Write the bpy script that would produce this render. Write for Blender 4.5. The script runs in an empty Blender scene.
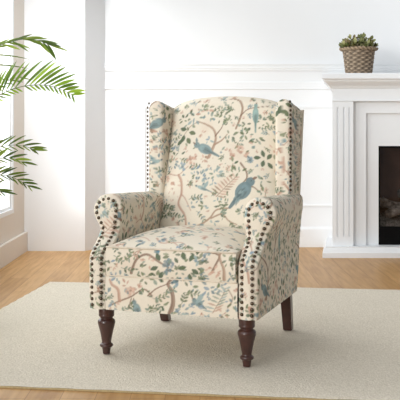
import bpy, bmesh, math, random
import numpy as np
from mathutils import Vector, Matrix

random.seed(4)
RNG = np.random.default_rng(7)
scene = bpy.context.scene
COL = scene.collection
PI = math.pi

# ------------------------------------------------------------------ helpers
def lin(c):
    c = np.asarray(c, float) / 255.0
    return np.where(c <= 0.04045, c / 12.92, ((c + 0.055) / 1.055) ** 2.4)

def L3(r, g, b):
    return tuple(lin((r, g, b))) + (1.0,)

def new_mat(name):
    m = bpy.data.materials.new(name)
    m.use_nodes = True
    nt = m.node_tree
    return m, nt, nt.nodes["Principled BSDF"]

def simple(name, col, rough=0.6, metal=0.0, noise=0.0, nscale=20.0, bump=0.0, bscale=200.0, spec=0.5, coat=0.0):
    m, nt, b = new_mat(name)
    b.inputs["Roughness"].default_value = rough
    b.inputs["Metallic"].default_value = metal
    b.inputs["Specular IOR Level"].default_value = spec
    b.inputs["Coat Weight"].default_value = coat
    tc = nt.nodes.new("ShaderNodeTexCoord")
    n = nt.nodes.new("ShaderNodeTexNoise")
    n.inputs["Scale"].default_value = nscale
    n.inputs["Detail"].default_value = 4
    nt.links.new(tc.outputs["Object"], n.inputs["Vector"])
    r = nt.nodes.new("ShaderNodeValToRGB")
    a = np.array(col[:3])
    r.color_ramp.elements[0].position = 0.3
    r.color_ramp.elements[1].position = 0.7
    r.color_ramp.elements[0].color = tuple(a * (1 - noise)) + (1,)
    r.color_ramp.elements[1].color = tuple(np.minimum(a * (1 + noise), 1)) + (1,)
    nt.links.new(n.outputs["Fac"], r.inputs["Fac"])
    nt.links.new(r.outputs["Color"], b.inputs["Base Color"])
    if bump > 0:
        n2 = nt.nodes.new("ShaderNodeTexNoise")
        n2.inputs["Scale"].default_value = bscale
        nt.links.new(tc.outputs["Object"], n2.inputs["Vector"])
        bp = nt.nodes.new("ShaderNodeBump")
        bp.inputs["Strength"].default_value = bump
        bp.inputs["Distance"].default_value = 0.004
        nt.links.new(n2.outputs["Fac"], bp.inputs["Height"])
        nt.links.new(bp.outputs["Normal"], b.inputs["Normal"])
    return m

def obj(name, bm, mat, parent=None, smooth=False, angle=None):
    me = bpy.data.meshes.new(name)
    bmesh.ops.recalc_face_normals(bm, faces=bm.faces[:])
    bm.to_mesh(me)
    bm.free()
    me.materials.append(mat)
    if smooth:
        for p in me.polygons:
            p.use_smooth = True
        if angle:
            me.set_sharp_from_angle(angle=math.radians(angle))
    o = bpy.data.objects.new(name, me)
    COL.objects.link(o)
    if parent is not None:
        o.parent = parent
    return o

def tag(o, label, cat, group=None):
    o["label"] = label
    o["category"] = cat
    if group:
        o["group"] = group
    return o

def thing(name, label, cat, loc=(0, 0, 0), rotz=0.0, group=None):
    o = bpy.data.objects.new(name, None)
    o.empty_display_size = 0.1
    COL.objects.link(o)
    o.location = loc
    o.rotation_euler = (0, 0, rotz)
    return tag(o, label, cat, group)

def struct(o):
    o["kind"] = "structure"
    return o

def add_hexa(bm, pts):
    """pts: 8 corners, bottom ring then top ring"""
    v = [bm.verts.new(p) for p in pts]
    for f in ((0, 3, 2, 1), (4, 5, 6, 7), (0, 1, 5, 4), (1, 2, 6, 5), (2, 3, 7, 6), (3, 0, 4, 7)):
        bm.faces.new([v[i] for i in f])
    return v

def add_box(bm, x0, x1, y0, y1, z0, z1, bev=0.0):
    if bev <= 0:
        return add_hexa(bm, [(x0, y0, z0), (x1, y0, z0), (x1, y1, z0), (x0, y1, z0), (x0, y0, z1), (x1, y0, z1), (x1, y1, z1), (x0, y1, z1)])
    t = bmesh.new()
    add_box(t, x0, x1, y0, y1, z0, z1)
    bmesh.ops.bevel(t, geom=t.edges[:], offset=bev, segments=2, affect='EDGES', profile=0.5)
    me = bpy.data.meshes.new("tmp")
    t.to_mesh(me)
    t.free()
    bm.from_mesh(me)
    bpy.data.meshes.remove(me)

def add_lathe(bm, prof, c=(0, 0, 0), seg=32, caps=True):
    rings = []
    for r, z in prof:
        rings.append([bm.verts.new((c[0] + r * math.cos(2 * PI * i / seg), c[1] + r * math.sin(2 * PI * i / seg), c[2] + z)) for i in range(seg)])
    for a, b in zip(rings, rings[1:]):
        for i in range(seg):
            bm.faces.new((a[i], a[(i + 1) % seg], b[(i + 1) % seg], b[i]))
    if caps:
        bm.faces.new(rings[0][::-1])
        bm.faces.new(rings[-1])

def add_tube(bm, pts, rad, seg=8):
    pts = [Vector(p) for p in pts]
    n = len(pts)
    rads = rad if hasattr(rad, "__len__") else [rad] * n
    rings = []
    up = Vector((0, 0, 1))
    for i, p in enumerate(pts):
        t = (pts[min(i + 1, n - 1)] - pts[max(i - 1, 0)]).normalized()
        s = t.cross(up)
        if s.length < 1e-3:
            s = t.cross(Vector((0, 1, 0)))
        s.normalize()
        w = s.cross(t).normalized()
        rings.append([bm.verts.new(p + (s * math.cos(2 * PI * k / seg) + w * math.sin(2 * PI * k / seg)) * rads[i]) for k in range(seg)])
    for a, b in zip(rings, rings[1:]):
        for k in range(seg):
            bm.faces.new((a[k], a[(k + 1) % seg], b[(k + 1) % seg], b[k]))
    bm.faces.new(rings[0][::-1])
    bm.faces.new(rings[-1])

def sstep(a, b, x):
    t = np.clip((np.asarray(x, float) - a) / (b - a), 0, 1)
    return t * t * (3 - 2 * t)

def spline(pts, n):
    """Catmull-Rom through pts, resampled evenly to n points"""
    P = np.array(pts, float)
    Q = np.vstack([2 * P[0] - P[1], P, 2 * P[-1] - P[-2]])
    out = []
    for i in range(len(P) - 1):
        p0, p1, p2, p3 = Q[i], Q[i + 1], Q[i + 2], Q[i + 3]
        for t in np.linspace(0, 1, 24, endpoint=False):
            out.append(0.5 * (2 * p1 + (p2 - p0) * t + (2 * p0 - 5 * p1 + 4 * p2 - p3) * t * t + (3 * p1 - p0 - 3 * p2 + p3) * t ** 3))
    out.append(P[-1])
    out = np.array(out)
    d = np.r_[0, np.cumsum(np.linalg.norm(np.diff(out, axis=0), axis=1))]
    s = np.linspace(0, d[-1], n)
    return np.stack([np.interp(s, d, out[:, k]) for k in range(out.shape[1])], 1)

# ------------------------------------------------------------------ camera
CAMZ = 0.942
cam_d = bpy.data.cameras.new("camera")
cam_d.sensor_width = 36
cam_d.lens = 862 / 400 * 36
cam_d.shift_y = -0.1625
cam_d.clip_end = 200
cam = bpy.data.objects.new("camera", cam_d)
COL.objects.link(cam)
cam.location = (0, 0, CAMZ)
cam.rotation_euler = (PI / 2, 0, 0)
scene.camera = cam

def at(px, py, Y):
    """room point seen at (px, py) of the photograph, Y metres into the room"""
    return Vector(((px - 200) * Y / 862, Y, CAMZ - (py - 135) * Y / 862))

# ------------------------------------------------------------------ materials
def wood_floor_mat():
    m, nt, b = new_mat("oak_planks")
    N, K = nt.nodes, nt.links
    tc = N.new("ShaderNodeTexCoord")
    mp = N.new("ShaderNodeMapping")
    mp.inputs["Rotation"].default_value = (0, 0, PI / 2)
    K.new(tc.outputs["Object"], mp.inputs["Vector"])
    br = N.new("ShaderNodeTexBrick")
    br.offset = 0.37
    br.inputs["Scale"].default_value = 1.0
    br.inputs["Brick Width"].default_value = 1.3
    br.inputs["Row Height"].default_value = 0.125
    br.inputs["Mortar Size"].default_value = 0.0016
    br.inputs["Mortar Smooth"].default_value = 0.6
    br.inputs["Color1"].default_value = L3(205, 163, 109)
    br.inputs["Color2"].default_value = L3(188, 145, 92)
    br.inputs["Mortar"].default_value = L3(150, 105, 62)
    K.new(mp.outputs["Vector"], br.inputs["Vector"])
    mp2 = N.new("ShaderNodeMapping")
    mp2.inputs["Scale"].default_value = (18, 1.4, 1)
    K.new(tc.outputs["Object"], mp2.inputs["Vector"])
    n = N.new("ShaderNodeTexNoise")
    n.inputs["Scale"].default_value = 2.2
    n.inputs["Detail"].default_value = 6
    n.inputs["Distortion"].default_value = 0.15
    K.new(mp2.outputs["Vector"], n.inputs["Vector"])
    r = N.new("ShaderNodeValToRGB")
    r.color_ramp.elements[0].position = 0.32
    r.color_ramp.elements[0].color = (0.66, 0.57, 0.45, 1)
    r.color_ramp.elements[1].position = 0.66
    r.color_ramp.elements[1].color = (1.0, 1.0, 1.0, 1)
    K.new(n.outputs["Fac"], r.inputs["Fac"])
    mx = N.new("ShaderNodeMix")
    mx.data_type = 'RGBA'
    mx.blend_type = 'MULTIPLY'
    mx.inputs["Factor"].default_value = 0.7
    K.new(br.outputs["Color"], mx.inputs["A"])
    K.new(r.outputs["Color"], mx.inputs["B"])
    K.new(mx.outputs["Result"], b.inputs["Base Color"])
    b.inputs["Roughness"].default_value = 0.42
    b.inputs["Specular IOR Level"].default_value = 0.35
    return m

def rug_mat():
    m, nt, b = new_mat("wool_rug")
    N, K = nt.nodes, nt.links
    tc = N.new("ShaderNodeTexCoord")
    n = N.new("ShaderNodeTexNoise")
    n.inputs["Scale"].default_value = 120
    n.inputs["Detail"].default_value = 5
    K.new(tc.outputs["Object"], n.inputs["Vector"])
    w = N.new("ShaderNodeTexVoronoi")
    w.inputs["Scale"].default_value = 150
    K.new(tc.outputs["Object"], w.inputs["Vector"])
    ad = N.new("ShaderNodeMath")
    ad.operation = 'MULTIPLY_ADD'
    ad.inputs[1].default_value = 0.45
    K.new(w.outputs["Distance"], ad.inputs[0])
    K.new(n.outputs["Fac"], ad.inputs[2])
    r = N.new("ShaderNodeValToRGB")
    r.color_ramp.elements[0].position = 0.35
    r.color_ramp.elements[0].color = L3(200, 190, 172)
    r.color_ramp.elements[1].position = 0.95
    r.color_ramp.elements[1].color = L3(231, 222, 206)
    K.new(ad.outputs[0], r.inputs["Fac"])
    K.new(r.outputs["Color"], b.inputs["Base Color"])
    b.inputs["Roughness"].default_value = 1.0
    b.inputs["Specular IOR Level"].default_value = 0.1
    bp = N.new("ShaderNodeBump")
    bp.inputs["Strength"].default_value = 0.7
    bp.inputs["Distance"].default_value = 0.006
    K.new(ad.outputs[0], bp.inputs["Height"])
    K.new(bp.outputs["Normal"], b.inputs["Normal"])
    return m

def attr_mat(name, rough=0.9, weave=0.0, wscale=900, spec=0.2, sheen=0.0):
    m, nt, b = new_mat(name)
    N, K = nt.nodes, nt.links
    a = N.new("ShaderNodeAttribute")
    a.attribute_name = "print"
    tc = N.new("ShaderNodeTexCoord")
    n = N.new("ShaderNodeTexNoise")
    n.inputs["Scale"].default_value = wscale * 0.25
    n.inputs["Detail"].default_value = 3
    K.new(tc.outputs["Object"], n.inputs["Vector"])
    r = N.new("ShaderNodeValToRGB")
    r.color_ramp.elements[0].color = (0.88, 0.88, 0.88, 1)
    r.color_ramp.elements[1].color = (1.0, 1.0, 1.0, 1)
    K.new(n.outputs["Fac"], r.inputs["Fac"])
    mx = N.new("ShaderNodeMix")
    mx.data_type = 'RGBA'
    mx.blend_type = 'MULTIPLY'
    mx.inputs["Factor"].default_value = 1.0
    K.new(a.outputs["Color"], mx.inputs["A"])
    K.new(r.outputs["Color"], mx.inputs["B"])
    K.new(mx.outputs["Result"], b.inputs["Base Color"])
    b.inputs["Roughness"].default_value = rough
    b.inputs["Specular IOR Level"].default_value = spec
    b.inputs["Sheen Weight"].default_value = sheen
    if weave > 0:
        bp = N.new("ShaderNodeBump")
        bp.inputs["Strength"].default_value = weave
        bp.inputs["Distance"].default_value = 0.002
        K.new(n.outputs["Fac"], bp.inputs["Height"])
        K.new(bp.outputs["Normal"], b.inputs["Normal"])
    return m

M = dict(
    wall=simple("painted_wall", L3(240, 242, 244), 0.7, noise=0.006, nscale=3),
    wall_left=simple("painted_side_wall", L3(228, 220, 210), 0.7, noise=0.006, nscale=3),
    trim=simple("painted_trim", L3(240, 242, 244), 0.5, noise=0.004),
    mantel=simple("mantel_paint", L3(236, 239, 242), 0.42, noise=0.006),
    floor=wood_floor_mat(),
    rug=rug_mat(),
    rug_edge=simple("rug_binding", L3(178, 158, 118), 1.0, noise=0.15, nscale=150),
    fabric=attr_mat("chinoiserie_linen", 0.92, 0.15, 900, 0.15, 0.0),
    piping=simple("linen_piping", L3(215, 203, 185), 0.95, noise=0.12, nscale=60),
    mahogany=simple("mahogany", L3(66, 38, 32), 0.28, noise=0.25, nscale=30, spec=0.5, coat=0.25),
    nail=simple("antique_bronze", L3(88, 76, 62), 0.35, metal=0.85, noise=0.1),
    black=simple("black_metal", L3(9, 8, 8), 0.6, spec=0.1),
    firebrick=simple("firebox_back", L3(84, 62, 50), 0.8, noise=0.3, nscale=8),
    ember=simple("ash_bed", L3(110, 106, 102), 0.9, noise=0.7, nscale=45, bump=0.8, bscale=60),
    log=simple("charred_log", L3(118, 116, 114), 0.85, noise=0.75, nscale=28, bump=0.8, bscale=50),
    basket=attr_mat("woven_willow", 0.85, 0.3, 300, 0.2),
    soil=simple("soil", L3(52, 40, 30), 1.0, noise=0.4, nscale=60, bump=0.6),
    leaf_small=attr_mat("shrub_leaf", 0.45, 0.0, 200, 0.4),
    palm=attr_mat("palm_leaf", 0.42, 0.0, 200, 0.45),
    palm_stem=simple("palm_stem", L3(92, 112, 48), 0.5, noise=0.2, nscale=20),
    pot=simple("glazed_pot", L3(226, 222, 214), 0.35, noise=0.03),
)

def glass_mat(name, tint, gloss, rough=0.02):
    m, nt, b = new_mat(name)
    N, K = nt.nodes, nt.links
    N.remove(b)
    t = N.new("ShaderNodeBsdfTransparent")
    t.inputs["Color"].default_value = tint
    g = N.new("ShaderNodeBsdfGlossy")
    g.inputs["Roughness"].default_value = rough
    mx = N.new("ShaderNodeMixShader")
    mx.inputs["Fac"].default_value = gloss
    K.new(t.outputs[0], mx.inputs[1])
    K.new(g.outputs[0], mx.inputs[2])
    K.new(mx.outputs[0], N["Material Output"].inputs["Surface"])
    return m

def translucent(m, fac):
    nt = m.node_tree
    b = nt.nodes["Principled BSDF"]
    src = b.inputs["Base Color"].links[0].from_socket
    t = nt.nodes.new("ShaderNodeBsdfTranslucent")
    mx = nt.nodes.new("ShaderNodeMixShader")
    mx.inputs["Fac"].default_value = fac
    nt.links.new(src, t.inputs["Color"])
    nt.links.new(b.outputs[0], mx.inputs[1])
    nt.links.new(t.outputs[0], mx.inputs[2])
    nt.links.new(mx.outputs[0], nt.nodes["Material Output"].inputs["Surface"])
translucent(M["palm"], 0.4)
M["pane"] = glass_mat("window_glass", (0.97, 0.98, 0.98, 1), 0.04)
M["fire_glass"] = glass_mat("smoked_glass", (0.85, 0.82, 0.8, 1), 0.018)

# ------------------------------------------------------------------ room shell
BW, CF = 7.25, 7.0           # back wall, corner breast front
LX = -1.427                  # left wall
ZT = 2.7

bm = bmesh.new()
add_box(bm, -1.75, 3.4, 0.6, 7.45, -0.1, 0.0)
struct(obj("floor", bm, M["floor"]))

bm = bmesh.new()
add_box(bm, -1.6, 3.4, BW, BW + 0.15, 0, ZT)
struct(obj("wall_back", bm, M["wall"]))

# corner breast with a splayed return
bm = bmesh.new()
add_hexa(bm, [(LX - 0.1, CF, 0), (-0.934, CF, 0), (-0.797, BW, 0), (LX - 0.1, BW, 0),
              (LX - 0.1, CF, ZT), (-0.934, CF, ZT), (-0.797, BW, ZT), (LX - 0.1, BW, ZT)])
struct(obj("wall_corner", bm, M["wall"]))

# left wall with a window opening
WY0, WY1, WZ0, WZ1 = 3.6, 6.578, 0.347, 2.45
bm = bmesh.new()
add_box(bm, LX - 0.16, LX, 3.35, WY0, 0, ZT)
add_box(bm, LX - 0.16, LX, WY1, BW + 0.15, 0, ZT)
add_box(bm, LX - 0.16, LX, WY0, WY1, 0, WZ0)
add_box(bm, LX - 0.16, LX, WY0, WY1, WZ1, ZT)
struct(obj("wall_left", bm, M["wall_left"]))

win = bpy.data.objects.new("window_1", None)
COL.objects.link(win)
win.location = (LX, (WY0 + WY1) / 2, WZ0)
struct(win)
def wobj(name, bm, mat, parent):
    o = obj(name, bm, mat)
    o.parent = parent
    o.matrix_parent_inverse = Matrix.Translation(parent.location).inverted()
    return o
bm = bmesh.new()
def ring(bm, x0, x1, y0, y1, z0, z1, w, bw, bev=0.003):
    add_box(bm, x0, x1, y1 - w, y1, z0, z1, bev)
    add_box(bm, x0, x1, y0, y0 + w, z0, z1, bev)
    add_box(bm, x0, x1, y0 + w, y1 - w, z0, z0 + bw, bev)
    add_box(bm, x0, x1, y0 + w, y1 - w, z1 - bw, z1, bev)
ring(bm, LX - 0.05, LX + 0.008, WY0, WY1, WZ0, WZ1, 0.05, 0.035)
wobj("window_frame", bm, M["trim"], win)
bm = bmesh.new()
ring(bm, LX - 0.06, LX - 0.008, WY0 + 0.05, WY1 - 0.05, WZ0 + 0.035, WZ1 - 0.035, 0.03, 0.022)
for yy in (4.59, 5.59):
    add_box(bm, LX - 0.055, LX - 0.015, yy - 0.02, yy + 0.02, WZ0 + 0.05, WZ1 - 0.05)
wobj("window_sash", bm, M["trim"], win)
bm = bmesh.new()
add_box(bm, LX - 0.045, LX - 0.039, WY0 + 0.075, WY1 - 0.075, WZ0 + 0.052, WZ1 - 0.052)
wobj("window_pane", bm, M["pane"], win)

# left baseboard
bm = bmesh.new()
add_box(bm, LX, LX + 0.028, 3.35, CF, 0, 0.158, 0.004)
struct(obj("baseboard_left", bm, M["wall_left"]))

# back wall mouldings
X0, X1 = -0.80, 3.4
def moulding(name, zs, ds):
    """horizontal moulding: profile heights zs and projections ds"""
    bm = bmesh.new()
    vs = []
    for x in (X0, X1):
        row = [bm.verts.new((x, BW, zs[0]))] + [bm.verts.new((x, BW - d, z)) for z, d in zip(zs, ds)] + [bm.verts.new((x, BW, zs[-1]))]
        vs.append(row)
    for i in range(len(vs[0]) - 1):
        bm.faces.new((vs[0][i], vs[1][i], vs[1][i + 1], vs[0][i + 1]))
    bm.faces.new(vs[0])
    bm.faces.new(vs[1][::-1])
    return struct(obj(name, bm, M["trim"]))
moulding("trim_1", [1.478, 1.486, 1.497, 1.500, 1.527, 1.531, 1.541], [0.008, 0.013, 0.013, 0.018, 0.018, 0.024, 0.024])
moulding("trim_2", [1.322, 1.328, 1.334, 1.385, 1.391], [0.004, 0.012, 0.007, 0.007, 0.003])
moulding("baseboard_back", [0.0, 0.150, 0.158, 0.170], [0.018, 0.018, 0.012, 0.004])
bm = bmesh.new()
def frame_strip(bm, x0, x1, z0, z1, w=0.022, d=0.010):
    for a in ((x0, x1, z1 - w, z1), (x0, x1, z0, z0 + w), (x0, x0 + w, z0 + w, z1 - w), (x1 - w, x1, z0 + w, z1 - w)):
        add_box(bm, a[0], a[1], BW - d, BW + 0.002, a[2], a[3], 0.004)
frame_strip(bm, -0.478, 1.30, 0.338, 1.190)
struct(obj("trim_3", bm, M["trim"]))
bm = bmesh.new()
frame_strip(bm, 2.35, 3.3, 0.338, 1.190)
struct(obj("trim_4", bm, M["trim"]))

# ------------------------------------------------------------------ rug
ang = math.radians(-7.6)
e1 = Vector((math.cos(ang), math.sin(ang), 0))
e2 = Vector((-math.sin(ang), math.cos(ang), 0))
rug = thing("rug", "cream woven wool area rug lying under the armchair on the oak floor", "rug", (0, 0, 0.0), ang)
R0, R1, S0, S1 = -1.673, 1.60, 3.085, 5.312
bm = bmesh.new()
nx, ny = 130, 90
top = []
for j in range(ny + 1):
    row = []
    for i in range(nx + 1):
        x = R0 + (R1 - R0) * i / nx
        y = S0 + (S1 - S0) * j / ny
        z = 0.012 + 0.0008 * math.sin(x * 31 + 2 * math.sin(y * 17)) * math.sin(y * 27)
        edge = min(i, nx - i, j, ny - j)
        if edge == 0:
            z = 0.008
            x += 0.003 * math.sin(j * 1.3)
            y += 0.003 * math.sin(i * 0.9)
        row.append(bm.verts.new((x, y, z)))
    top.append(row)
for j in range(ny):
    for i in range(nx):
        bm.faces.new((top[j][i], top[j][i + 1], top[j + 1][i + 1], top[j + 1][i]))
obj("pile", bm, M["rug"], rug, smooth=True)
bm = bmesh.new()
for a in ((R0, R1, S0 - 0.004, S0 + 0.012), (R0, R1, S1 - 0.012, S1 + 0.004), (R0 - 0.004, R0 + 0.012, S0, S1), (R1 - 0.012, R1 + 0.004, S0, S1)):
    add_box(bm, a[0], a[1], a[2], a[3], 0.0, 0.0075, 0.002)
o = obj("binding", bm, M["rug_edge"], rug)
o["label"] = "tan bound edge"

# ------------------------------------------------------------------ fireplace
TAPER = 0.17
FCX = 1.80
fp = thing("fireplace", "white painted fireplace surround with fluted pilasters against the back wall", "fireplace", (FCX, 6.95, 0))
def fbox(bm, hx, y0, y1, z0, z1, hx2=None):
    """symmetric block about the fireplace axis, narrowing towards the wall"""
    def sx(h, y):
        return h - TAPER * (y - y0)
    a, b = hx, (hx if hx2 is None else hx2)
    P = [(-sx(a, y0), y0, z0), (sx(a, y0), y0, z0), (sx(a, y1), y1, z0), (-sx(a, y1), y1, z0),
         (-sx(b, y0), y0, z1), (sx(b, y0), y0, z1), (sx(b, y1), y1, z1), (-sx(b, y1), y1, z1)]
    add_hexa(bm, P)
def fobj(name, bm, mat, parent=fp, **k):
    """mesh given with x about the axis and world y"""
    bmesh.ops.translate(bm, verts=bm.verts[:], vec=(0, -6.95, 0))
    return obj(name, bm, mat, parent, **k)
YB = BW - 0.002
# hearth: profile with an ogee
def profile_block(prof, y_of=lambda d: 0, yb=YB, base=0.0):
    """stack of rings following (half width, front y, z)"""
    bm = bmesh.new()
    rings = []
    for hx, y, z in prof:
        rings.append([bm.verts.new(p) for p in ((-hx, y, z), (hx, y, z), (hx - TAPER * (yb - y), yb, z), (-hx + TAPER * (yb - y), yb, z))])
    for a, b in zip(rings, rings[1:]):
        for i in range(4):
            bm.faces.new((a[i], a[(i + 1) % 4], b[(i + 1) % 4], b[i]))
    bm.faces.new(rings[0][::-1])
    bm.faces.new(rings[-1])
    return bm
fobj("hearth", profile_block([(0.862, 6.600, 0.0), (0.862, 6.600, 0.038), (0.855, 6.607, 0.045), (0.851, 6.612, 0.056), (0.843, 6.620, 0.066), (0.836, 6.628, 0.072), (0.836, 6.628, 0.081)]), M["mantel"])
shelf_prof = [(0.788, 6.675, 1.302), (0.790, 6.670, 1.310), (0.800, 6.660, 1.322), (0.822, 6.636, 1.336), (0.840, 6.615, 1.348), (0.846, 6.607, 1.356), (0.846, 6.604, 1.366), (0.864, 6.585, 1.369), (0.869, 6.580, 1.376), (0.869, 6.580, 1.408), (0.866, 6.584, 1.415)]
fobj("mantel_shelf", profile_block(shelf_prof), M["mantel"])
PY = 6.68
bm = bmesh.new()
fbox(bm, 0.773, PY, YB, 1.214, 1.3015)
fbox(bm, 0.778, PY - 0.006, YB, 1.204, 1.214)
fobj("frieze", bm, M["mantel"])
for s in (-1, 1):
    bm = bmesh.new()
    xa, xb = 0.773, 0.612
    # body behind the flutes
    t = TAPER * (YB - PY - 0.012)
    pts = [(-xa, PY + 0.012), (-xb, PY + 0.012), (-xb, YB), (-xa + t, YB)]
    add_hexa(bm, [(x, y, 0.0811) for x, y in pts] + [(x, y, 1.2035) for x, y in pts])
    zf0, zf1 = 0.155, 1.155
    add_box(bm, -xa, -xb, PY, PY + 0.012, 0.0811, zf0)
    add_box(bm, -xa, -xb, PY, PY + 0.012, zf1, 1.2035)
    edges = [(-xa, -0.741), (-0.726, -0.692), (-0.680, -0.649), (-0.637, -xb)]
    for a, b in edges:
        add_box(bm, a, b, PY, PY + 0.012, zf0, zf1)
    if s > 0:
        bmesh.ops.scale(bm, verts=bm.verts[:], vec=(-1, 1, 1))
    fobj("pilaster", bm, M["mantel"])
# stepped surround
HO, ZO = 0.402, 0.856
bm = bmesh.new()
for hx_o, hx_i, y, zt, zi in ((0.612, 0.505, 6.722, 1.2035, 1.112), (0.505, HO, 6.750, 1.112, ZO)):
    add_box(bm, -hx_o, -hx_i, y, YB, 0.0811, zt)
    add_box(bm, hx_i, hx_o, y, YB, 0.0811, zt)
    add_box(bm, -hx_i, hx_i, y, YB, zi, zt)
fobj("surround", bm, M["mantel"])
# electric firebox
bm = bmesh.new()
add_box(bm, -HO, -HO + 0.014, 6.756, YB, 0.0811, ZO)
add_box(bm, HO - 0.014, HO, 6.756, YB, 0.0811, ZO)
add_box(bm, -HO + 0.014, HO - 0.014, 6.756, YB, ZO - 0.014, ZO)
add_box(bm, -HO + 0.014, HO - 0.014, 6.756, 6.772, 0.0811, 0.225)
add_box(bm, -HO + 0.014, HO - 0.014, 6.772, YB, 0.0811, 0.11)
fb = fobj("firebox", bm, M["black"])
bm = bmesh.new()
add_box(bm, -HO + 0.014, HO - 0.014, 6.98, 7.02, 0.11, ZO - 0.014)
fobj("back_panel", bm, M["firebrick"], fb)
bm = bmesh.new()
n = 40
vs = []
for j in range(12):
    row = []
    for i in range(n + 1):
        x = -HO + 0.016 + (2 * HO - 0.032) * i / n
        y = 6.775 + 0.24 * j / 11
        z = 0.205 + 0.12 * (j / 11) + 0.022 * math.sin(i * 1.7 + j * 2.3) * math.cos(j * 1.1 + i * 0.6)
        row.append(bm.verts.new((x, y, z)))
    vs.append(row)
for j in range(11):
    for i in range(n):
        bm.faces.new((vs[j][i], vs[j][i + 1], vs[j + 1][i + 1], vs[j + 1][i]))
fobj("ash_bed", bm, M["ember"], fb, smooth=True)
for (x0, y0, z0, x1, y1, z1, r) in ((-0.37, 6.93, 0.40, 0.02, 6.84, 0.33, 0.042), (-0.32, 6.83, 0.31, 0.12, 6.90, 0.41, 0.038), (0.0, 6.86, 0.33, 0.34, 6.93, 0.38, 0.042), (-0.2, 6.95, 0.47, 0.25, 6.96, 0.45, 0.035)):
    bm = bmesh.new()
    P = [Vector((x0, y0, z0)).lerp(Vector((x1, y1, z1)), k / 10) + Vector((0, 0.006 * math.sin(k * 1.9), 0.008 * math.sin(k * 1.3))) for k in range(11)]
    add_tube(bm, P, [r * (0.9 + 0.14 * math.sin(k * 2.1)) for k in range(11)], 12)
    fobj("log", bm, M["log"], fb, smooth=True, angle=50)
bm = bmesh.new()
add_box(bm, -HO + 0.014, HO - 0.014, 6.760, 6.764, 0.225, ZO - 0.014)
fobj("glass_door", bm, M["fire_glass"], fb)

# ------------------------------------------------------------------ coloured grid meshes
def grid_obj(name, patches, mat, parent, weld=0.0004, angle=None):
    """patches: list of (P[n,m,3], C[n,m,3] linear colours); welded into one mesh"""
    V, F, Cc = [], [], []
    base = 0
    for P, C in patches:
        n, m = P.shape[:2]
        V.append(P.reshape(-1, 3))
        Cc.append(np.broadcast_to(C, (n, m, 3)).reshape(-1, 3))
        idx = base + np.arange(n * m).reshape(n, m)
        F.append(np.stack([idx[:-1, :-1], idx[:-1, 1:], idx[1:, 1:], idx[1:, :-1]], -1).reshape(-1, 4))
        base += n * m
    V, F, Cc = np.vstack(V), np.vstack(F), np.vstack(Cc)
    me = bpy.data.meshes.new(name)
    me.from_pydata(V.tolist(), [], F.tolist())
    at_ = me.attributes.new("print", 'FLOAT_COLOR', 'POINT')
    at_.data.foreach_set("color", np.c_[Cc, np.ones(len(Cc))].astype(np.float32).ravel())
    bm = bmesh.new()
    bm.from_mesh(me)
    bmesh.ops.remove_doubles(bm, verts=bm.verts[:], dist=weld)
    bmesh.ops.recalc_face_normals(bm, faces=bm.faces[:])
    bm.to_mesh(me)
    bm.free()
    for p in me.polygons:
        p.use_smooth = True
    if angle:
        me.set_sharp_from_angle(angle=math.radians(angle))
    me.materials.append(mat)
    o = bpy.data.objects.new(name, me)
    COL.objects.link(o)
    o.parent = parent
    return o

# ------------------------------------------------------------------ the printed linen
CREAM = lin((233, 223, 205))
GREENS = [lin(c) for c in ((110, 122, 92), (134, 144, 112), (96, 112, 90), (138, 154, 138))]
BLUES = [lin(c) for c in ((140, 160, 160), (160, 178, 176), (122, 143, 147), (142, 161, 173))]
PINKS = [lin(c) for c in ((208, 172, 152), (218, 186, 166), (194, 156, 136))]
BROWNS = [lin(c) for c in ((160, 130, 108), (178, 148, 126), (140, 112, 94))]

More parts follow.
